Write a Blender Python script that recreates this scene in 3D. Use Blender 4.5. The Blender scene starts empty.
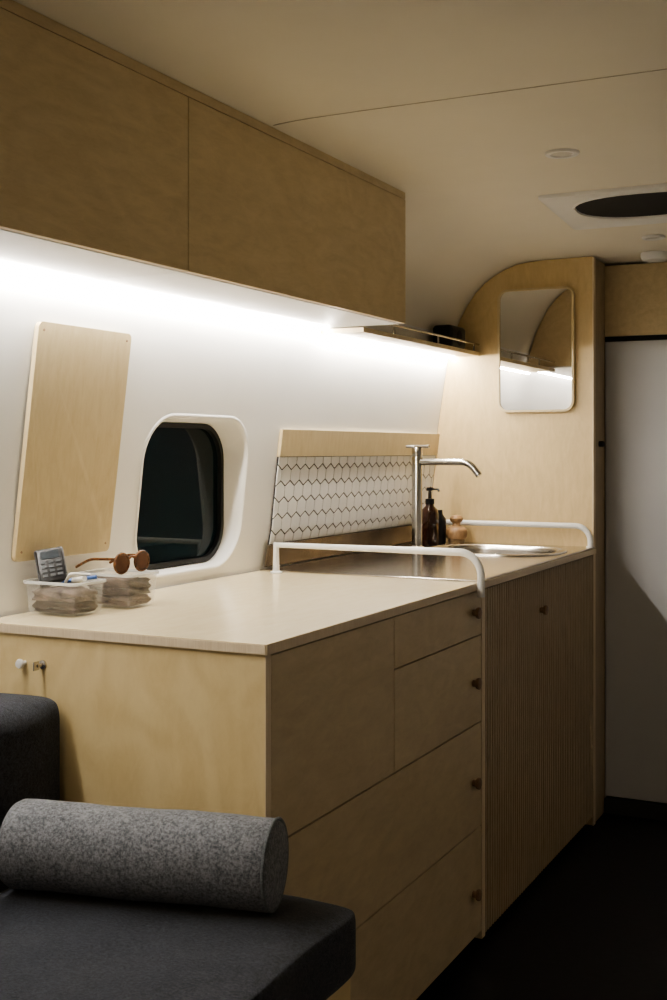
import bpy, bmesh, math, random
from mathutils import Vector, Matrix
random.seed(4)
S=bpy.context.scene
COL=S.collection
HC=1.23; F=1210.0; TH=math.radians(26.3)
try:
    S.view_settings.view_transform='AgX'; S.view_settings.look='AgX - Medium High Contrast'
except Exception as e: print(e)

# ------------------------------------------------------------ materials
def newmat(name):
    m=bpy.data.materials.new(name); m.use_nodes=True
    nt=m.node_tree; b=nt.nodes['Principled BSDF']
    return m,nt,b
def mat_plain(name,col,rough=.5,metal=0,var=.06,scale=30,bump=0,emit=None,strength=0,alpha=1,coat=0,trans=0,spec=.5):
    m,nt,b=newmat(name)
    tc=nt.nodes.new('ShaderNodeTexCoord'); n=nt.nodes.new('ShaderNodeTexNoise')
    n.inputs['Scale'].default_value=scale; n.inputs['Detail'].default_value=4
    nt.links.new(tc.outputs['Object'],n.inputs['Vector'])
    r=nt.nodes.new('ShaderNodeValToRGB')
    r.color_ramp.elements[0].position=.3; r.color_ramp.elements[1].position=.7
    r.color_ramp.elements[0].color=[max(0,c*(1-var)) for c in col]+[1]
    r.color_ramp.elements[1].color=[min(1,c*(1+var)) for c in col]+[1]
    nt.links.new(n.outputs['Fac'],r.inputs['Fac']); nt.links.new(r.outputs['Color'],b.inputs['Base Color'])
    b.inputs['Roughness'].default_value=rough; b.inputs['Metallic'].default_value=metal
    b.inputs['Alpha'].default_value=alpha; b.inputs['Coat Weight'].default_value=coat
    b.inputs['Transmission Weight'].default_value=trans
    b.inputs['Specular IOR Level'].default_value=spec
    if bump:
        bp=nt.nodes.new('ShaderNodeBump'); bp.inputs['Strength'].default_value=bump; bp.inputs['Distance'].default_value=.004
        nt.links.new(n.outputs['Fac'],bp.inputs['Height']); nt.links.new(bp.outputs['Normal'],b.inputs['Normal'])
    if emit:
        b.inputs['Emission Color'].default_value=list(emit)+[1]; b.inputs['Emission Strength'].default_value=strength
    return m
def mat_wood(name,light,dark,stretch=(3,3,30),rough=.42,figure=.5,rot=(0,0,0),coat=.0,fs=2.0):
    """birch plywood: fine stretched grain + broad rotary-cut figure"""
    m,nt,b=newmat(name); N=nt.nodes.new; L=nt.links.new
    tc=N('ShaderNodeTexCoord'); mp=N('ShaderNodeMapping'); mp.inputs['Scale'].default_value=stretch; mp.inputs['Rotation'].default_value=rot
    L(tc.outputs['Object'],mp.inputs['Vector'])
    n1=N('ShaderNodeTexNoise'); n1.inputs['Scale'].default_value=8; n1.inputs['Detail'].default_value=10; n1.inputs['Roughness'].default_value=.78; n1.inputs['Distortion'].default_value=.5
    L(mp.outputs['Vector'],n1.inputs['Vector'])
    n2=N('ShaderNodeTexNoise'); n2.inputs['Scale'].default_value=fs; n2.inputs['Detail'].default_value=2; n2.inputs['Distortion'].default_value=1.0
    mp2=N('ShaderNodeMapping'); mp2.inputs['Scale'].default_value=[s**.55 for s in stretch]; mp2.inputs['Rotation'].default_value=rot
    L(tc.outputs['Object'],mp2.inputs['Vector']); L(mp2.outputs['Vector'],n2.inputs['Vector'])
    mu=N('ShaderNodeMath'); mu.operation='MULTIPLY'; mu.inputs[1].default_value=44; L(n2.outputs['Fac'],mu.inputs[0])
    si=N('ShaderNodeMath'); si.operation='SINE'; L(mu.outputs[0],si.inputs[0])
    ma=N('ShaderNodeMath'); ma.operation='MULTIPLY_ADD'; ma.inputs[1].default_value=.10; ma.inputs[2].default_value=.5; L(si.outputs[0],ma.inputs[0])
    mx=N('ShaderNodeMix'); mx.data_type='FLOAT'; mx.inputs[0].default_value=figure
    L(n1.outputs['Fac'],mx.inputs[2]); L(ma.outputs[0],mx.inputs[3])
    r=N('ShaderNodeValToRGB'); r.color_ramp.elements[0].position=.38; r.color_ramp.elements[1].position=.60
    r.color_ramp.elements[0].color=list(dark)+[1]; r.color_ramp.elements[1].color=list(light)+[1]
    L(mx.outputs[0],r.inputs['Fac']); L(r.outputs['Color'],b.inputs['Base Color'])
    bp=N('ShaderNodeBump'); bp.inputs['Strength'].default_value=.05; bp.inputs['Distance'].default_value=.002
    L(n1.outputs['Fac'],bp.inputs['Height']); L(bp.outputs['Normal'],b.inputs['Normal'])
    b.inputs['Roughness'].default_value=rough; b.inputs['Coat Weight'].default_value=coat; b.inputs['Coat Roughness'].default_value=.2
    return m
def mat_fabric(name,c1,c2,scale,bump=.6,low=.12):
    m,nt,b=newmat(name); N=nt.nodes.new; L=nt.links.new
    tc=N('ShaderNodeTexCoord'); n=N('ShaderNodeTexNoise'); n.inputs['Scale'].default_value=scale; n.inputs['Detail'].default_value=6; n.inputs['Roughness'].default_value=.85
    L(tc.outputs['Object'],n.inputs['Vector'])
    n2=N('ShaderNodeTexNoise'); n2.inputs['Scale'].default_value=scale*.2; n2.inputs['Detail'].default_value=3
    L(tc.outputs['Object'],n2.inputs['Vector'])
    mx=N('ShaderNodeMix'); mx.data_type='FLOAT'; mx.inputs[0].default_value=low
    L(n.outputs['Fac'],mx.inputs[2]); L(n2.outputs['Fac'],mx.inputs[3])
    r=N('ShaderNodeValToRGB'); r.color_ramp.elements[0].position=.40; r.color_ramp.elements[1].position=.60
    r.color_ramp.elements[0].color=list(c1)+[1]; r.color_ramp.elements[1].color=list(c2)+[1]
    L(mx.outputs[0],r.inputs['Fac']); L(r.outputs['Color'],b.inputs['Base Color'])
    bp=N('ShaderNodeBump'); bp.inputs['Strength'].default_value=bump; bp.inputs['Distance'].default_value=.003
    L(n.outputs['Fac'],bp.inputs['Height']); L(bp.outputs['Normal'],b.inputs['Normal'])
    b.inputs['Roughness'].default_value=.95; b.inputs['Specular IOR Level'].default_value=.15
    b.inputs['Sheen Weight'].default_value=.2
    return m

WALL=mat_plain('wall_white',(.85,.845,.83),.55,var=.012,scale=8,bump=.02)
WALLR=mat_plain('wall_grey_low_bounce',(.42,.40,.37),.8,var=.05,scale=20)  # unseen right wall, grey chosen to cut the light it bounces back
CEIL=mat_plain('ceiling_cream',(.81,.765,.66),.6,var=.015,scale=6)
UNDER=mat_plain('white_laminate',(.84,.83,.82),.4,var=.01)
WOODV=mat_wood('birch_overhead',(.70,.575,.37),(.59,.475,.29),stretch=(6,1.8,7),figure=.35,fs=1.6)
WOODE=mat_wood('birch_end_panel',(.79,.645,.37),(.69,.54,.285),stretch=(4,6,2.0),figure=.6,fs=1.7)
WOODF=mat_wood('birch_drawer_front',(.64,.525,.345),(.54,.43,.27),stretch=(6,2,6),figure=.33,rot=(.45,0,0),fs=1.6)
WOODP=mat_wood('birch_partition',(.70,.55,.315),(.61,.47,.255),stretch=(7,9,1.8),figure=.33)
WOODT=mat_wood('birch_worktop',(.82,.71,.485),(.76,.645,.425),stretch=(8,1.2,8),rough=.22,figure=.3,coat=.4)
WOODB=mat_wood('birch_pinboard',(.67,.56,.355),(.60,.485,.29),stretch=(9,9,1.5),figure=.3)
WOODG=mat_wood('birch_slats',(.47,.38,.255),(.35,.275,.175),stretch=(12,12,1.2),figure=.3)
EDGE=mat_wood('plywood_edge',(.78,.67,.50),(.64,.52,.36),stretch=(90,90,2),figure=.2)
KNOB=mat_wood('walnut_knob',(.30,.19,.115),(.19,.115,.07),stretch=(20,20,40))
MILL=mat_wood('oak_turned',(.40,.25,.13),(.27,.16,.08),stretch=(40,40,8))
DARK=mat_plain('shadow_gap_black',(.012,.011,.01),.8)
FLOORM=mat_plain('floor_vinyl_black',(.008,.008,.011),.6,var=.3,scale=50,bump=.1)
STEEL=mat_plain('brushed_steel',(.50,.47,.43),.17,1,var=.10,scale=45)
STEELS=mat_plain('satin_steel',(.58,.56,.53),.22,1,var=.03,scale=40)
COPPER=mat_plain('brown_steel_splash',(.26,.215,.17),.25,.85,var=.2,scale=12)
WHITEP=mat_plain('white_powdercoat',(.80,.80,.79),.35,var=.01)
TILE=mat_plain('tile_white',(.85,.85,.85),.22,var=.04,scale=14)
GROUT=mat_plain('grout_dark',(.045,.043,.046),.9,var=.2,scale=90)
GLASSD=mat_plain('night_glass',(.003,.011,.015),.03,var=.3,scale=3,spec=.2)
GASK=mat_plain('rubber_gasket',(.008,.008,.009),.5)
MIRR=mat_plain('mirror_silver',(.86,.86,.86),.01,1,var=0)
LED=mat_plain('led_diffuser',(1,1,1),.5,emit=(1,.935,.84),strength=180)
DOORM=mat_plain('door_grey_white',(.60,.61,.64),.45,var=.02,scale=5)
NAVY=mat_fabric('navy_felt',(.005,.007,.012),(.048,.056,.076),190)
FELT=mat_fabric('grey_felt',(.075,.082,.095),(.33,.345,.38),190,.8)
PIPE=mat_fabric('grey_piping',(.07,.08,.09),(.22,.24,.26),400)
AMBER=mat_plain('amber_glass',(.035,.012,.006),.08,var=.2,coat=.5)
BLACKP=mat_plain('black_plastic',(.012,.012,.013),.35)
BIN=mat_plain('clear_plastic',(.85,.87,.88),.12,var=.02,alpha=.15)
BINR=mat_plain('clear_plastic_rim',(.85,.87,.88),.15,var=.02,alpha=.6)
TORT=mat_plain('tortoise_frame',(.12,.05,.02),.25,var=.8,scale=160)
LENS=mat_plain('amber_lens',(.14,.065,.03),.05,var=.2,coat=1)
GREYB=mat_plain('grey_shell',(.12,.125,.14),.4)
BTN=mat_plain('phone_buttons',(.055,.06,.065),.45)
CLOTHB=mat_fabric('brown_cloth',(.02,.013,.010),(.12,.08,.055),70,low=.5)
CLOTHP=mat_fabric('patterned_cloth',(.03,.02,.018),(.26,.20,.165),60,low=.5)
PAPER=mat_plain('paper',(.75,.74,.7),.7,var=.05)
BLUE=mat_plain('blue_plastic',(.05,.12,.35),.4)

# ------------------------------------------------------------ helpers
def empty(name):
    e=bpy.data.objects.new(name,None); COL.objects.link(e); e.empty_display_size=.05; return e
def obj(name,verts,faces,mat,parent=None,smooth=False):
    me=bpy.data.meshes.new(name); me.from_pydata([tuple(v) for v in verts],[],faces); me.update()
    bm=bmesh.new(); bm.from_mesh(me); bmesh.ops.recalc_face_normals(bm,faces=bm.faces[:]); bm.to_mesh(me); bm.free()
    for m in (mat if isinstance(mat,(list,tuple)) else [mat]): me.materials.append(m)
    if smooth:
        for p in me.polygons: p.use_smooth=True
    o=bpy.data.objects.new(name,me); COL.objects.link(o)
    if parent: o.parent=parent
    return o
def box(name,x0,x1,y0,y1,z0,z1,mat,parent=None,bev=0,seg=2,M=None):
    V=[Vector(p) for p in [(x0,y0,z0),(x1,y0,z0),(x1,y1,z0),(x0,y1,z0),(x0,y0,z1),(x1,y0,z1),(x1,y1,z1),(x0,y1,z1)]]
    if M: V=[M@v for v in V]
    o=obj(name,V,[(0,3,2,1),(4,5,6,7),(0,1,5,4),(1,2,6,5),(2,3,7,6),(3,0,4,7)],mat,parent)
    if bev:
        bm=bmesh.new(); bm.from_mesh(o.data)
        bmesh.ops.bevel(bm,geom=bm.edges[:],offset=bev,segments=seg,affect='EDGES',profile=.5)
        if seg>2:
            for f in bm.faces: f.smooth=True
        bm.to_mesh(o.data); bm.free()
    return o
def rr(cx,cy,w,h,r,n=8):
    pts=[]
    for (sx,sy,a0) in [(1,1,0),(-1,1,90),(-1,-1,180),(1,-1,270)]:
        for i in range(n+1):
            a=math.radians(a0+90*i/n)
            pts.append((cx+sx*(w/2-r)+r*math.cos(a),cy+sy*(h/2-r)+r*math.sin(a)))
    return pts
def loft(name,rings,mat,parent=None,cap0=False,cap1=False,smooth=True):
    n=len(rings[0]); V=[p for r in rings for p in r]; Fc=[]
    for k in range(len(rings)-1):
        for i in range(n):
            j=(i+1)%n; Fc.append((k*n+i,k*n+j,(k+1)*n+j,(k+1)*n+i))
    if cap0: Fc.append(tuple(range(n)))
    if cap1: Fc.append(tuple((len(rings)-1)*n+i for i in range(n)))
    return obj(name,V,Fc,mat,parent,smooth)
def autosharp(o,ang=40):
    bm=bmesh.new(); bm.from_mesh(o.data)
    for e in bm.edges:
        if len(e.link_faces)==2 and e.calc_face_angle(0)>math.radians(ang): e.smooth=False
    bm.to_mesh(o.data); bm.free(); return o
def lathe(name,prof,mat,parent=None,M=Matrix(),n=32):
    rings=[]
    for r,z in prof:
        rings.append([M@Vector((max(r,1e-4)*math.cos(2*math.pi*i/n),max(r,1e-4)*math.sin(2*math.pi*i/n),z)) for i in range(n)])
    return autosharp(loft(name,rings,mat,parent,True,True))
def tube(name,pts,r,mat,parent=None,fillet=0):
    P=[Vector(p) for p in pts]; out=[P[0]]
    for i in range(1,len(P)-1):
        if fillet:
            a=(P[i-1]-P[i]).normalized(); b=(P[i+1]-P[i]).normalized()
            p0=P[i]+a*fillet; p1=P[i]+b*fillet
            for k in range(11):
                t=k/10; w=(1-t)**2; out.append(p0*w+P[i]*(2*t*(1-t))+p1*t*t)
        else: out.append(P[i])
    out.append(P[-1])
    cu=bpy.data.curves.new(name,'CURVE'); cu.dimensions='3D'; cu.bevel_depth=r; cu.bevel_resolution=5; cu.use_fill_caps=True
    sp=cu.splines.new('POLY'); sp.points.add(len(out)-1)
    for q,p in zip(sp.points,out): q.co=(*p,1)
    co=bpy.data.objects.new(name+'_c',cu); COL.objects.link(co)
    dg=bpy.context.evaluated_depsgraph_get(); me=bpy.data.meshes.new_from_object(co.evaluated_get(dg))
    bpy.data.objects.remove(co); me.name=name; me.materials.clear(); me.materials.append(mat)
    for p in me.polygons: p.use_smooth=True
    o=bpy.data.objects.new(name,me); COL.objects.link(o)
    if parent: o.parent=parent
    return autosharp(o,60)
def boolean(o,cutter):
    md=o.modifiers.new('b','BOOLEAN'); md.object=cutter; md.operation='DIFFERENCE'; md.solver='EXACT'
    dg=bpy.context.evaluated_depsgraph_get(); dg.update()
    me=bpy.data.meshes.new_from_object(o.evaluated_get(dg)); o.modifiers.clear(); o.data=me
def clip_poly(poly,x0,x1,y0,y1):
    for ax,lim,sg in [(0,x0,1),(0,x1,-1),(1,y0,1),(1,y1,-1)]:
        out=[]
        for i in range(len(poly)):
            a=poly[i]; b=poly[(i+1)%len(poly)]
            ia=sg*(a[ax]-lim)>=0; ib=sg*(b[ax]-lim)>=0
            if ia: out.append(a)
            if ia!=ib:
                t=(lim-a[ax])/(b[ax]-a[ax]); out.append((a[0]+t*(b[0]-a[0]),a[1]+t*(b[1]-a[1])))
        poly=out
        if not poly: return []
    return poly
def prism(nm,pr,y0,y1,mat,par,axis='y'):
    n=len(pr)
    V=[Vector((x,y,z)) if axis=='y' else Vector((x,z,y)) for y in (y0,y1) for x,z in pr]
    Fc=[tuple(range(n)),tuple(range(n,2*n))]+[(i,(i+1)%n,n+(i+1)%n,n+i) for i in range(n)]
    return obj(nm,V,Fc,mat,par)

# ------------------------------------------------------------ van shell
ZS=.917
PROF=[(0,-1.613),(.5,-1.616),(ZS,-1.6125),(1.017,-1.607),(1.15,-1.593),(1.3,-1.574),(1.476,-1.547),(1.57,-1.53),(1.63,-1.515),
      (1.70,-1.492),(1.76,-1.465),(1.81,-1.436),(1.85,-1.402),(1.88,-1.367),(1.902,-1.330),(1.916,-1.29),(1.9225,-1.24),(1.925,-1.18),(1.926,-1.05),(1.926,-.9),(1.926,-.6),(1.926,-.3),(1.922,0),(1.89,.2),(1.80,.32)]
def taper(y,z=2): return .035*min(1,max(0,(y-2.2)/1.7))*min(1,max(0,(z-ZS)/.10))
def drop(y): return .062*min(1,max(0,(y-3.0)/.95))**1.2
def wx(z,y=0):
    for (z0,a),(z1,b) in zip(PROF,PROF[1:]):
        if z0<=z<=z1: return a+(b-a)*(z-z0)/(z1-z0)+taper(y,z)
    return -1.5
def P3(z,x,y):
    k=min(1,max(0,(z-1.6)/.3))
    tk=1 if x<-1.3 else max(0,(-x-.6)/.7)
    return Vector((x+taper(y,z)*max(0,tk),y,z-drop(y)*k))
def shell(name,prof,y0,y1,mat,th=.03,ny=40):
    V=[];Fc=[]; n=len(prof)
    ys=[y0+(y1-y0)*i/ny for i in range(ny+1)]
    nor=[]
    for i in range(n):
        a=prof[max(0,i-1)];b=prof[min(n-1,i+1)]
        d=Vector((b[1]-a[1],b[0]-a[0])).normalized(); nor.append(Vector((-d.y,d.x)))
    for y in ys:
        for i,(z,x) in enumerate(prof): V.append(P3(z,x,y))
        for i,(z,x) in enumerate(prof): 
            p=P3(z,x,y); V.append(Vector((p.x+nor[i].x*th,y,p.z+nor[i].y*th)))
    m=2*n
    for k in range(ny):
        for i in range(n-1):
            Fc.append((k*m+i,k*m+i+1,(k+1)*m+i+1,(k+1)*m+i)); Fc.append((k*m+n+i,(k+1)*m+n+i,(k+1)*m+n+i+1,k*m+n+i+1))
        Fc.append((k*m,(k+1)*m,(k+1)*m+n,k*m+n)); Fc.append((k*m+n-1,k*m+2*n-1,(k+1)*m+2*n-1,(k+1)*m+n-1))
    for k in (0,ny):
        for i in range(n-1): Fc.append((k*m+i,k*m+n+i,k*m+n+i+1,k*m+i+1))
    return autosharp(obj(name,V,Fc,mat,None,True),50)
iW=[i for i,p in enumerate(PROF) if p[0]==1.63][0]
iS=2
PW=list(PROF[iS:iW+1])
PW=[PW[0]]+[(z,wx(z)) for z in (.95,.985)]+PW[1:]
wall_left=shell('wall_left',PW,-1.2,4.25,WALL)
wall_low=shell('wall_left',PROF[:iS+1],-1.2,4.25,WALL)
ceiling=shell('ceiling',PROF[iW:],-1.2,4.25,CEIL)
box('wall_right',.33,.38,-1.2,4.25,0,1.84,WALLR)
box('wall_front',-1.7,.38,-1.25,-1.2,0,1.98,CEIL)
box('wall_rear',-1.7,.38,4.25,4.3,0,1.98,WALL)
box('floor',-1.7,.38,-1.25,4.3,-.04,0,FLOORM)
def ceil_z(x,y):
    pr=PROF[iW:]
    for (z0,a),(z1,b) in zip(pr,pr[1:]):
        if a<=x<=b: z=z0+(z1-z0)*(x-a)/(b-a); return P3(z,x,y).z
    return 1.9
seamm=mat_plain('seam_line',(.50,.45,.37),.8)
V=[];Fc=[]
xs=[-1.255+i*.05 for i in range(31)]
for x in xs:
    z=ceil_z(x,2.25)-.0010
    V+= [(x,2.2485,z),(x,2.2515,z),(x,2.2515,z+.002),(x,2.2485,z+.002)]
for i in range(len(xs)-1):
    for j in range(4): Fc.append((i*4+j,i*4+(j+1)%4,i*4+4+(j+1)%4,i*4+4+j))
obj('trim_1',V,Fc,seamm)

# window opening
WY0,WY1,WZ0,WZ1=2.242,2.690,.937,1.308
cy,cz,ww,wh=(WY0+WY1)/2,(WZ0+WZ1)/2,WY1-WY0,WZ1-WZ0
R0=rr(cy,cz,ww,wh,.105,10)
cut=loft('cut',[[Vector((x,a,b)) for a,b in R0] for x in (-1.75,-1.45)],WALL,None,True,True,False)
boolean(wall_left,cut); bpy.data.objects.remove(cut)
for p in wall_left.data.polygons: p.use_smooth=True
autosharp(wall_left,30)
win=empty('window_1')
def ring(off,dx,xfix=None,r=.105):
    pts=rr(cy,cz,ww+2*off,wh+2*off,max(.02,r+off),10)
    return [Vector(((wx(b,a)+dx) if xfix is None else xfix,a,b)) for a,b in pts]
rings=[ring(.007,.0003),ring(.005,.0016),ring(.000,.0020),ring(-.003,.0005),ring(-.0055,-.010),ring(-.012,0,-1.655)]
autosharp(loft('reveal',rings,WALL,win),60)
autosharp(loft('gasket',[ring(-.012,0,-1.654),ring(-.012,0,-1.640),ring(-.024,0,-1.640),ring(-.024,0,-1.656)],GASK,win),50)
loft('pane',[ring(-.010,0,-1.660),ring(-.010,0,-1.652)],GLASSD,win,True,True,False)

# ------------------------------------------------------------ rear partition, door
YP=3.93; XE=-.996
part=[]
for z,x in [(.0,-1.6)]+[p for p in PROF[1:] if p[1]<=-1.1]+[(1.926,XE)]:
    v=P3(z,x if x!=XE else x-.02,YP)
    part.append((v.x+.001 if x!=XE else XE,v.z-.001 if z>1.6 else v.z))
part.append((XE,0))
prism('wall_partition',part,YP,YP+.018,WOODP,None)
zt=part[-2][1]
clo=empty('closet_side')
box('side_panel',XE-.018,XE,YP+.019,4.10,0,zt-.002,WOODG,clo)
box('edge_strip',XE,XE+.005,YP-.004,YP+.022,0,zt-.003,EDGE,clo,.001)
lathe('latch_knob',[(.0,0),(.010,0),(.010,.014),(.006,.018),(0,.018)],BLACKP,clo,Matrix.Translation((XE,4.02,1.25))@Matrix.Rotation(math.pi/2,4,'Y'))
hdr=empty('overdoor_cupboard')
box('panel',XE,.32,4.095,4.115,1.615,1.855,WOODV,hdr,.002)
box('rail',XE,.32,4.10,4.12,1.598,1.6145,DARK,hdr)
door=empty('door_1')
box('leaf',XE+.002,-.28,4.095,4.13,.055,1.597,DOORM,door,.003)
box('frame_side',-.278,.32,4.095,4.13,.055,1.597,DOORM,door,.002)
box('threshold',XE+.002,.32,4.08,4.13,.0,.05,mat_plain('threshold_dark',(.05,.05,.05),.6),door,.002)

# ------------------------------------------------------------ base cabinet
kc=empty('kitchen_base_cabinet')
XF=-.990; YN=1.748; YM=2.822; CT=.910; FT=CT-.022
cc=box('carcass',-1.565,XF-.017,YN+.02,YP-.003,.06,CT-.024,DARK,kc)
box('plinth',-1.565,XF-.05,YN+.03,YP-.004,0,.06,DARK,kc)
box('end_panel',-1.600,XF-.0005,YN,YN+.018,0,CT-.020,WOODE,kc)
box('end_panel_edge',XF-.0004,XF+.001,YN,YN+.018,0,CT-.020,EDGE,kc)
def front(nm,y0,y1,z0,z1,m=WOODF): return box(nm,XF-.016,XF,y0+.0015,y1-.0015,z0+.0015,z1-.0015,m,kc,.001)
front('door_near',YN+.0195,2.285,.565,FT)
front('drawer_top',2.285,YM,.778,FT)
front('drawer_mid',2.285,YM,.565,.778)
front('drawer_low',YN+.0195,YM,.31,.565)
front('drawer_bottom',YN+.0195,YM,.05,.31)
box('divider_edge',XF-.016,XF+.001,YM+.001,YM+.026,.03,FT,EDGE,kc)
def slat(nm,y0,y1):
    nr=int((y1-y0)/.0185); w=(y1-y0)/nr; pr=[]
    for i in range(nr):
        b=y0+i*w
        pr+=[(b,XF-.012),(b+w*.12,XF-.012),(b+w*.20,XF-.003),(b+w*.32,XF),(b+w*.72,XF),(b+w*.86,XF-.003),(b+w*.94,XF-.012)]
    pr+=[(y1,XF-.012)]
    n=len(pr); V=[Vector((x,y,z)) for z in (.035,FT-.002) for y,x in pr]
    V+=[Vector((XF-.0165,y,z)) for z in (.035,FT-.002) for y in (y0,y1)]
    Fc=[(i,i+1,n+i+1,n+i) for i in range(n-1)]
    a,b,c,d=2*n,2*n+1,2*n+2,2*n+3
    Fc+=[(a,b,d,c),(0,n,c,a),(n-1,b,d,2*n-1),tuple(list(range(n))+[b,a]),tuple(list(range(n,2*n))+[d,c])]
    return obj(nm,V,Fc,WOODG,kc)
slat('slatted_door_near',YM+.028,3.352); slat('slatted_door_far',3.356,YP-.006)
def knob(y,z):
    lathe('knob',[(0,-.001),(.008,-.001),(.008,.008),(.0125,.010),(.014,.014),(.0135,.018),(.009,.020),(0,.0205)],KNOB,kc,Matrix.Translation((XF,y,z))@Matrix.Rotation(math.pi/2,4,'Y'))
for y,z in [(2.762,.838),(2.762,.668),(2.762,.428),(2.762,.16),(3.325,.778)]: knob(y,z)
XW=XF+.006
wt=prism('worktop',[(-1.606,YN-.006),(XW,YN-.006),(XW,YP-.002),(-1.606,YP-.002)],CT-.0195,CT-.0015,WOODT,kc,'z')
box('worktop_edge_near',-1.603,XW-.002,YN-.0072,YN-.0055,CT-.0185,CT-.003,EDGE,kc)
box('worktop_edge_front',XW-.0005,XW+.0012,YN-.006,YP-.002,CT-.0185,CT-.003,EDGE,kc)
sheet=box('steel_top',-1.597,XF+.002,2.79,YP-.002,CT-.0015,CT+.003,STEEL,kc,.001)
scx,scy,sw,sh=-1.240,3.645,.430,.35
cut=loft('cut',[[Vector((a,b,z)) for a,b in rr(scx,scy,sw-.01,sh-.01,.145,10)] for z in (.70,1.0)],STEEL,None,True,True,False)
boolean(sheet,cut); boolean(wt,cut); boolean(cc,cut); bpy.data.objects.remove(cut)
sink=empty('kitchen_sink')
def sr(off,z): return [Vector((a,b,z)) for a,b in rr(scx,scy,sw+2*off,sh+2*off,.15+off,10)]
autosharp(loft('bowl',[sr(.012,CT+.0032),sr(.011,CT+.007),sr(.002,CT+.0085),sr(-.006,CT+.004),sr(-.008,CT-.01),sr(-.014,CT-.10),sr(-.03,CT-.135),sr(-.07,CT-.145),sr(-.13,CT-.147)],STEELS,sink,False,True),60)
lathe('drain',[(0,0),(.03,0),(.032,.003),(.02,.004),(.018,.001),(0,.001)],STEEL,sink,Matrix.Translation((scx,scy,CT-.146)))
lathe('coat_knob',[(0,0),(.004,0),(.004,.010),(.0085,.012),(.009,.015),(.007,.019),(0,.020)],WHITEP,kc,Matrix.Translation((-1.498,YN,.838))@Matrix.Rotation(math.pi/2,4,'X'))
lathe('key_lock',[(0,0),(.008,0),(.008,.003),(.0035,.005),(.0035,.018),(0,.018)],STEELS,kc,Matrix.Translation((-1.456,YN,.838))@Matrix.Rotation(math.pi/2,4,'X'))
box('key',-1.4575,-1.4545,YN-.027,YN-.012,.830,.846,STEELS,kc,.001)

# ------------------------------------------------------------ backsplash
bs=empty('hex_tile_backsplash')
B0,B1=2.838,YP-.003
def wallstrip(nm,y0,y1,z0,z1,off,th,mat,nz=6,ny=12):
    V=[];Fc=[]
    for j in range(ny+1):
        y=y0+(y1-y0)*j/ny
        for i in range(nz+1):
            z=z0+(z1-z0)*i/nz; V.append(Vector((wx(z,y)+off+th,y,z)))
        for i in range(nz+1):
            z=z0+(z1-z0)*i/nz; V.append(Vector((wx(z,y)+off,y,z)))
    m=2*(nz+1); q=nz+1
    for j in range(ny):
        for i in range(nz):
            Fc.append((j*m+i,j*m+i+1,(j+1)*m+i+1,(j+1)*m+i)); Fc.append((j*m+q+i,(j+1)*m+q+i,(j+1)*m+q+i+1,j*m+q+i+1))
        for i in (0,nz): Fc.append((j*m+i,(j+1)*m+i,(j+1)*m+q+i,j*m+q+i))
    for j in (0,ny):
        for i in range(nz): Fc.append((j*m+i,j*m+q+i,j*m+q+i+1,j*m+i+1))
    return obj(nm,V,Fc,mat,bs)
wallstrip('grout_bed',B0,B1,.975,1.212,.001,.004,GROUT)
wallstrip('wood_cap',B0-.002,B1,1.2125,1.285,.001,.010,WOODB)
wallstrip('steel_splash',2.82,B1,CT+.006,.976,.012,.004,COPPER)
V=[];Fc=[]
w=.051; hh=w/math.sqrt(3); g=.0034
rows=int(.26/(1.5*hh))+2
for r in range(-1,rows+1):
    for c in range(-1,int((B1-B0)/w)+2):
        cx0=B0+c*w+(w/2 if r%2 else 0); cz0=.985+r*1.5*hh
        rad=hh-g/math.sqrt(3)-.0006
        poly=[(cx0+rad*math.cos(math.radians(60*k+30)),cz0+rad*math.sin(math.radians(60*k+30))) for k in range(6)]
        poly=clip_poly(poly,B0+.001,B1-.001,.977,1.211)
        if len(poly)<3: continue
        ar=abs(sum(poly[i][0]*poly[(i+1)%len(poly)][1]-poly[(i+1)%len(poly)][0]*poly[i][1] for i in range(len(poly)))/2)
        if ar<1e-5: continue
        n=len(poly); b=len(V); mx=sum(p[0] for p in poly)/n; mz=sum(p[1] for p in poly)/n
        for sc,off in ((1,.0045),(1,.0066),(.96,.0074)):
            for (y,z) in poly:
                yy=mx+(y-mx)*sc; zz=mz+(z-mz)*sc; V.append(Vector((wx(zz,yy)+off,yy,zz)))
        for k in (0,1):
            for i in range(n): Fc.append((b+k*n+i,b+k*n+(i+1)%n,b+(k+1)*n+(i+1)%n,b+(k+1)*n+i))
        Fc.append(tuple(b+2*n+i for i in range(n)))
obj('tiles',V,Fc,TILE,bs)

# ------------------------------------------------------------ rails
XR=XF+.018; ZR=CT+.072
hr=empty('hand_rail')
x0=-1.535; y=2.768
pts=[(x0,y,CT),(x0,y,ZR)]; R=.055
for k in range(13):
    a=math.pi/2*(1-k/12); pts.append((XR-R+R*math.cos(a),y,ZR-R+R*math.sin(a)))
pts.append((XR,y,.876))
tube('tube',pts,.0092,WHITEP,hr)
lathe('flange',[(0,0),(.016,0),(.016,.003),(.011,.005),(0,.005)],WHITEP,hr,Matrix.Translation((x0,y,CT-.001)))
hr2=empty('hand_rail')
pts=[(-1.515,3.90,ZR)]
for k in range(13):
    a=math.pi/2*(1-k/12); pts.append((-1.045+.05*math.cos(a),3.90,ZR-.05+.05*math.sin(a)))
pts.append((-.995,3.90,CT+.003))
tube('tube',pts,.0092,WHITEP,hr2)
lathe('flange',[(0,0),(.010,0),(.010,.004),(0,.004)],WHITEP,hr2,Matrix.Translation((-.998,3.90,CT+.003)))

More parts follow.
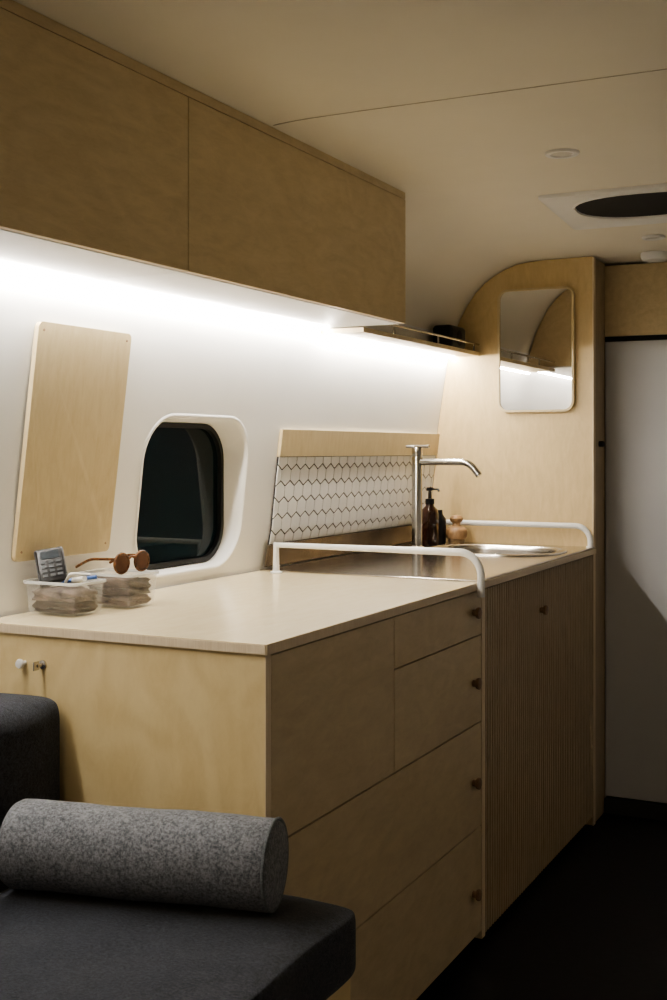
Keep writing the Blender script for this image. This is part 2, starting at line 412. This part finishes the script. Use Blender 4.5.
# ------------------------------------------------------------ overhead cabinets
oc=empty('overhead_cabinet')
XU=-1.26; ZB=1.568; Y0,Y1,Y2=.60,1.930,2.984
prc=[(wx(1.578)+.02,1.578),(wx(1.7)+.02,1.70),(wx(1.76)+.02,1.76),(wx(1.81)+.02,1.81),(wx(1.85)+.02,1.85),(wx(1.88)+.02,1.88),(-1.31,1.90),(XU-.018,1.904),(XU-.018,1.578)]
prism('carcass_body',prc,Y0,Y2-.017,DARK,oc)
pre=[(wx(1.572)+.021,1.572),(wx(1.7)+.021,1.70),(wx(1.76)+.021,1.76),(wx(1.81)+.021,1.81),(wx(1.85)+.021,1.85),(wx(1.88)+.021,1.88),(-1.308,1.903),(XU-.0165,1.912),(XU-.0165,1.572)]
prism('end_panel_far',pre,Y2-.016,Y2,WOODV,oc)
box('front_near',XU-.016,XU,Y0,Y1-.0015,ZB,1.898,WOODV,oc,.001)
box('front_far',XU-.016,XU,Y1+.0015,Y2,ZB,1.898,WOODV,oc,.001)
box('underside_near',-1.535,XU-.017,Y0,Y1-.001,ZB-.001,ZB+.006,UNDER,oc)
box('underside_far',-1.535+.012,XU-.017,Y1+.001,Y2,ZB-.001,ZB+.006,UNDER,oc)
box('trim_top',XU-.014,XU-.001,Y0,Y2,1.8995,1.9185,WOODV,oc)

# led strip
led=empty('led_strip_light')
def ledseg(nm,y0,y1,z1,off=.014,k=16):
    V=[];Fc=[]
    for i in range(k+1):
        y=y0+(y1-y0)*i/k; x=wx(z1,y)+off
        V+=[(x,y,z1),(x+.012,y,z1),(x+.011,y,z1-.006),(x+.001,y,z1-.006)]
    for i in range(k):
        for j in range(4): Fc.append((i*4+j,i*4+(j+1)%4,i*4+4+(j+1)%4,i*4+4+j))
    Fc+=[(0,1,2,3),tuple(k*4+j for j in range(4))]
    return obj(nm,V,Fc,LED,led)
ledseg('diffuser_cabinet',Y0,Y2,ZB-.0015)
ledseg('diffuser_shelf',Y2+.001,YP-.004,1.550)

# shelf
sf=empty('wall_shelf')
V=[];Fc=[]
for y in (Y2+.002,3.2,3.5,YP-.002):
    x0=wx(1.56,y)+.002; V+=[(x0,y,1.551),(-1.385,y,1.551),(-1.385,y,1.564),(x0,y,1.564)]
for i in range(3):
    for j in range(4): Fc.append((i*4+j,i*4+(j+1)%4,i*4+4+(j+1)%4,i*4+4+j))
Fc+=[(0,1,2,3),(12,13,14,15)]
obj('board',V,Fc,WOODB,sf)
tube('guard_rail',[(-1.388,Y2+.002,1.590),(-1.388,YP-.002,1.590)],.0035,STEELS,sf)
for y in (3.2,3.55,3.88): tube('guard_post',[(-1.388,y,1.563),(-1.388,y,1.590)],.003,STEELS,sf)
spk=empty('portable_speaker')
box('body',-1.470,-1.400,3.70,3.84,1.5645,1.640,BLACKP,spk,.014,4)
lathe('grille',[(0,0),(.024,0),(.026,.002),(.02,.003),(0,.001)],GASK,spk,Matrix.Translation((-1.400,3.77,1.60))@Matrix.Rotation(math.pi/2,4,'Y'))

# pinboard on wall
pb=empty('wall_pinboard')
pts=rr(1.982,1.245,.300,.466,.012,4); n=len(pts)
V=[Vector((wx(z,y)+off,y,z)) for off in (.002,.012) for y,z in pts]
obj('panel',V,[tuple(range(n)),tuple(range(n,2*n))]+[(i,(i+1)%n,n+(i+1)%n,n+i) for i in range(n)],WOODB,pb)
for y,z in [(1.848,1.462),(2.116,1.462),(1.848,1.03),(2.116,1.03)]:
    lathe('screw',[(0,0),(.0025,0),(.0025,.001),(0,.0012)],KNOB,pb,Matrix.Translation((wx(z,y)+.0122,y,z))@Matrix.Rotation(math.pi/2-.1,4,'Y'),12)

# mirror
mr=empty('wall_mirror')
mc=(-1.185,1.564); mw,mh=.262,.414
def mring(off,y): return [Vector((a,y,b)) for a,b in rr(mc[0],mc[1],mw+2*off,mh+2*off,.035+off,8)]
autosharp(loft('frame',[mring(0,YP-.001),mring(0,YP-.016),mring(-.007,YP-.016),mring(-.007,YP-.001)],WOODB,mr),50)
loft('glass',[mring(-.0065,YP-.002),mring(-.0065,YP-.010)],MIRR,mr,True,True,False)

# ------------------------------------------------------------ faucet
fc=empty('kitchen_faucet'); fx,fy=-1.476,3.59
lathe('base',[(0,0),(.024,0),(.024,.006),(.020,.010),(.0165,.012),(.0165,.292),(.015,.295),(.015,.298),(.0165,.301),(.0165,.322),(.014,.325),(0,.325)],STEELS,fc,Matrix.Translation((fx,fy,CT+.003)))
tube('lever',[(fx-.012,fy,1.2415),(fx+.045,fy-.01,1.2415)],.005,STEELS,fc)
tube('lever_back',[(fx,fy,1.2415),(fx-.035,fy-.004,1.2415)],.005,STEELS,fc)
tube('spout',[(fx+.008,fy,1.192),(-1.298,fy-.01,1.192),(-1.262,fy-.012,1.150)],.0105,STEELS,fc,.026)

sd=empty('soap_dispenser')
SX,SY=-1.490,3.735
lathe('bottle',[(0,0),(.026,0),(.029,.004),(.029,.105),(.026,.120),(.014,.132),(.013,.140),(0,.140)],AMBER,sd,Matrix.Translation((SX,SY,CT+.003)))
lathe('pump',[(0,.138),(.015,.138),(.015,.155),(.006,.157),(.005,.182),(.011,.184),(.011,.193),(0,.194)],BLACKP,sd,Matrix.Translation((SX,SY,CT+.003)))
tube('nozzle',[(SX,SY,CT+.191),(SX+.035,SY-.015,CT+.191),(SX+.039,SY-.017,CT+.184)],.0035,BLACKP,sd)
sd2=empty('hand_soap_bottle')
lathe('bottle',[(0,0),(.020,0),(.023,.004),(.023,.085),(.012,.100),(.011,.115),(0,.116)],BLACKP,sd2,Matrix.Translation((-1.490,3.82,CT+.003)))
pm=empty('wooden_dish_brush')
BM=Matrix.Translation((-1.438,3.845,CT+.003))
lathe('bristles',[(0,0),(.026,0),(.029,.01),(.027,.020),(0,.020)],mat_fabric('bristles',(.15,.09,.04),(.42,.30,.17),500),pm,BM)
lathe('handle',[(0,.018),(.032,.018),(.037,.028),(.037,.046),(.030,.056),(.015,.062),(.012,.070),(.020,.077),(.023,.086),(.017,.095),(0,.098)],MILL,pm,BM)

# ------------------------------------------------------------ storage bins
def bin_(x0,x1,y0,y1,h,content):
    e=empty('storage_bin'); z0=CT-.001; cx,cy_=(x0+x1)/2,(y0+y1)/2; w_,d_=x1-x0,y1-y0
    def q(off,z): return [Vector((a,b,z)) for a,b in rr(cx,cy_,w_+2*off,d_+2*off,.012+max(off,-.006),4)]
    autosharp(loft('tub',[q(-.010,z0+.001),q(-.006,z0+.004),q(0,z0+h-.006)],BIN,e,True,False),50)
    autosharp(loft('rim',[q(0,z0+h-.006),q(.005,z0+h-.005),q(.005,z0+h),q(-.002,z0+h),q(-.001,z0+h-.006)],BINR,e,False,False),50)
    z=z0+.005
    for i,(m,n,t) in enumerate(content):
        M=Matrix.Translation((cx,cy_,0))
        hx=w_/2-.011; hy=d_/2-.011
        o=box(n,-hx,hx,-hy,hy,z,z+t,m,e)
        bm=bmesh.new(); bm.from_mesh(o.data)
        bmesh.ops.subdivide_edges(bm,edges=bm.edges[:],cuts=12,use_grid_fill=True)
        zc=z+t/2
        for v in bm.verts:
            p=v.co
            a=math.sin(p.x*95+i*2)*math.cos(p.y*120+p.x*60+i)+.6*math.sin(p.y*210+p.z*160+i*3)
            ex=min(1,(hx-abs(p.x))/.012); ey=min(1,(hy-abs(p.y))/.012)
            if p.z>zc: p.z+=.0035*a*min(ex,ey)-.006*(1-min(ex,ey))
            s=.0022*math.sin(p.z*420+p.x*70+p.y*90+i)
            if ex<=.01: p.x-=math.copysign(.0025+s,p.x)
            if ey<=.01: p.y-=math.copysign(.0025+s,p.y)
        for v in bm.verts: v.co=M@v.co
        for f in bm.faces: f.smooth=True
        bm.to_mesh(o.data); bm.free()
        z+=t-.002
    return e
b1=bin_(-1.590,-1.462,1.850,1.945,.066,[(CLOTHB,'folded_cloth',.024),(CLOTHP,'folded_scarf',.024)])
b2=bin_(-1.570,-1.440,1.995,2.095,.070,[(CLOTHP,'folded_cloth',.022),(CLOTHB,'folded_scarf',.034)])
tube('pen',[(-1.565,1.875,CT+.056),(-1.47,1.925,CT+.071)],.004,BLUE,b1)
tube('marker',[(-1.54,1.92,CT+.058),(-1.465,1.88,CT+.072)],.0055,PAPER,b1)
tube('cable',[(-1.53,1.90,CT+.055),(-1.50,1.88,CT+.080),(-1.485,1.93,CT+.073),(-1.52,1.93,CT+.057)],.003,PAPER,b1,.01)
ph=empty('cordless_phone')
MP=Matrix.Translation((-1.556,1.893,CT+.088))@Matrix.Rotation(math.radians(38),4,'Z')@Matrix.Rotation(math.radians(-30),4,'X')@Matrix.Rotation(math.radians(-10),4,'Y')
box('handset_shell',-.0285,.0285,-.006,.009,-.0365,.0415,GREYB,ph,.005,4,MP)
box('handset',-.0265,.0265,-.009,.006,-.0345,.0395,BLACKP,ph,.004,4,MP)
box('display',-.018,.018,-.0096,-.0088,.016,.033,mat_plain('lcd',(.05,.06,.07),.15),ph,0,2,MP)
for r in range(4):
    for c in range(3): box('button',-.019+c*.0145,-.0095+c*.0145,-.0104,-.0088,.006-r*.0095,.0115-r*.0095,BTN,ph,0,2,MP)
sg=empty('sunglasses')
MS=Matrix.Translation((-1.462,2.030,CT+.0915))@Matrix.Rotation(math.radians(88),4,'Z')
def P(u,v,w_): return MS@Vector((u,-w_,v))
for s in (-1,1):
    pts=[P(s*.033+.0225*math.cos(a),.0195*math.sin(a),0) for a in [2*math.pi*k/28 for k in range(29)]]
    tube('rim',pts,.0030,TORT,sg)
    V=[P(s*.033+.0215*math.cos(2*math.pi*k/28),.0185*math.sin(2*math.pi*k/28),ww_) for ww_ in (-.001,.001) for k in range(28)]
    obj('lens',V,[tuple(range(28)),tuple(range(28,56))]+[(i,(i+1)%28,28+(i+1)%28,28+i) for i in range(28)],LENS,sg)
    tube('temple',[P(s*.055,.010,0),P(s*.058,.008,-.06),P(s*.054,-.010,-.10)],.0028,TORT,sg,.012)
tube('bridge',[P(-.011,.008,0),P(0,.013,0),P(.011,.008,0)],.003,TORT,sg,.005)

# ------------------------------------------------------------ sofa + bolster
so=empty('sofa')
box('base',-1.595,-.828,.30,1.738,0,.40,WOODE,so,.002)
def cushion(nm,x0,x1,y0,y1,z0,z1,bev,wave=.004):
    o=box(nm,x0,x1,y0,y1,z0,z1,NAVY,so)
    bm=bmesh.new(); bm.from_mesh(o.data)
    bmesh.ops.subdivide_edges(bm,edges=bm.edges[:],cuts=16,use_grid_fill=True)
    cx,cy_,cz_=(x0+x1)/2,(y0+y1)/2,(z0+z1)/2; hx,hy,hz=(x1-x0)/2,(y1-y0)/2,(z1-z0)/2
    for v in bm.verts:
        d=Vector((v.co.x-cx,v.co.y-cy_,v.co.z-cz_))
        q=Vector((max(-hx+bev,min(hx-bev,d.x)),max(-hy+bev,min(hy-bev,d.y)),max(-hz+bev,min(hz-bev,d.z))))
        r=d-q
        if r.length>0: r=r.normalized()*bev
        n=q+r
        n.z+=wave*math.sin(n.x*31+n.y*17)*math.cos(n.y*23+n.z*9)
        if wave<.0035: n.x+=.005*math.sin(n.y*19+1)*max(0,n.x/hx)
        v.co=Vector((cx,cy_,cz_))+n
    for f in bm.faces: f.smooth=True
    bm.to_mesh(o.data); bm.free()
    md=o.modifiers.new('s','SUBSURF'); md.levels=1; md.render_levels=2
    return o
cushion('seat_cushion',-1.370,-.803,.30,1.735,.402,.515,.024,.003)
cushion('back_cushion',-1.592,-1.382,.30,1.735,.402,.800,.045)
bo=empty('bolster_pillow')
A=Vector((-1.345,1.540,.5885)); Bp=Vector((-.905,1.640,.5885)); ax=(Bp-A); Lb=ax.length; ax.normalize()
rot=ax.to_track_quat('Z','Y').to_matrix().to_4x4()
R=.070
prof=[(0,.0),(.03,.001),(R-.014,.002),(R-.004,.006),(R,.014)]
for k in range(1,24): prof.append((R+.0004*math.sin(k*1.3),.014+(Lb-.028)*k/24))
prof+=[(R,Lb-.014),(R-.002,Lb-.008),(R-.006,Lb-.003),(R-.014,Lb-.001),(.03,Lb+.001),(0,Lb+.002)]
o=lathe('body',prof,FELT,bo,Matrix.Translation(A)@rot,64)
for v in o.data.vertices:
    p=v.co; v.co=p+Vector((0,0,.0012*math.sin(p.x*22+p.y*15)))
pts=[Matrix.Translation(A)@rot@Vector(((R-.002)*math.cos(a),(R-.002)*math.sin(a),Lb-.006)) for a in [2*math.pi*k/48 for k in range(49)]]
tube('piping',pts,.0030,PIPE,bo)

# ------------------------------------------------------------ ceiling fittings
FILL=mat_plain('fill_lens_warm',(1,1,1),.5,emit=(1,.79,.53),strength=150)  # emitter of the added out-of-view fill lights
LOFF=mat_plain('lens_off',(.55,.54,.5),.3)
def downlight(x,y,on=False,r=.04):
    e=empty('recessed_downlight'); z=ceil_z(x,y)
    M=Matrix.Translation((x,y,z))@Matrix.Rotation(math.pi,4,'X')
    lathe('trim_ring',[(r*.6,-.001),(r,-.001),(r,.003),(r*.95,.006),(r*.70,.006),(r*.62,.002),(r*.6,-.001)],WHITEP,e,M)
    lathe('lens',[(0,0),(r*.62,0),(r*.62,.003),(0,.003)],(FILL if on else LOFF),e,M)
    return e
downlight(-.775,2.774)
for (x,y) in [(-.90,.45),(-.90,-.40)]: downlight(x,y,True,.06)  # unseen lit fittings added out of view for warm fill light
rv=empty('roof_vent'); vx,vy=-.70,3.365
zv=ceil_z(vx,vy)-.001
def vtilt(p):
    return Vector((p.x,p.y,p.z+(ceil_z(-.72,p.y)-ceil_z(-.72,vy))))
def vr(dx,dy,r,z): return [vtilt(Vector((a,b,z))) for a,b in rr(vx,vy,dx,dy,r,8)]
def vc(rx,ry,z):
    out=[]
    for a0 in (0,90,180,270):
        for i in range(9):
            a=math.radians(a0+90*i/8); c_,s_=math.cos(a),math.sin(a)
            out.append(vtilt(Vector((vx+.005+rx*math.copysign(abs(c_)**.85,c_),vy-.015+ry*math.copysign(abs(s_)**.85,s_),z))))
    return out
autosharp(loft('frame',[vr(.515,.38,.018,zv+.004),vr(.515,.38,.018,zv-.004),vr(.508,.373,.016,zv-.008),vr(.495,.36,.014,zv-.0055),vc(.206,.136,zv-.0055),vc(.204,.134,zv-.008),vc(.199,.129,zv-.008),vc(.196,.126,zv+.002)],WHITEP,rv),40)
loft('opening_dark',[vc(.199,.129,zv-.003),vc(.199,.129,zv-.0005)],DARK,rv,True,True,False)  # black sheet: darkness inside the vent opening put into its colour
smk=empty('smoke_detector')
lathe('body',[(0,-.002),(.045,-.002),(.045,.012),(.038,.022),(.02,.026),(0,.026)],WHITEP,smk,Matrix.Translation((-.80,3.96,ceil_z(-.8,3.96)))@Matrix.Rotation(math.pi,4,'X'))
downlight(-.76,3.74,False,.035)

# ------------------------------------------------------------ world, camera
w=bpy.data.worlds.new('night'); S.world=w; w.use_nodes=True
w.node_tree.nodes['Background'].inputs[0].default_value=(.02,.03,.05,1); w.node_tree.nodes['Background'].inputs[1].default_value=.3
cam=bpy.data.cameras.new('camera'); co=bpy.data.objects.new('camera',cam); COL.objects.link(co)
co.location=(0,0,HC); co.rotation_euler=(math.pi/2,0,TH)
cam.sensor_fit='VERTICAL'; cam.sensor_height=36; cam.lens=F/1000*36; cam.shift_y=-.05
cam.clip_start=.02
S.camera=co
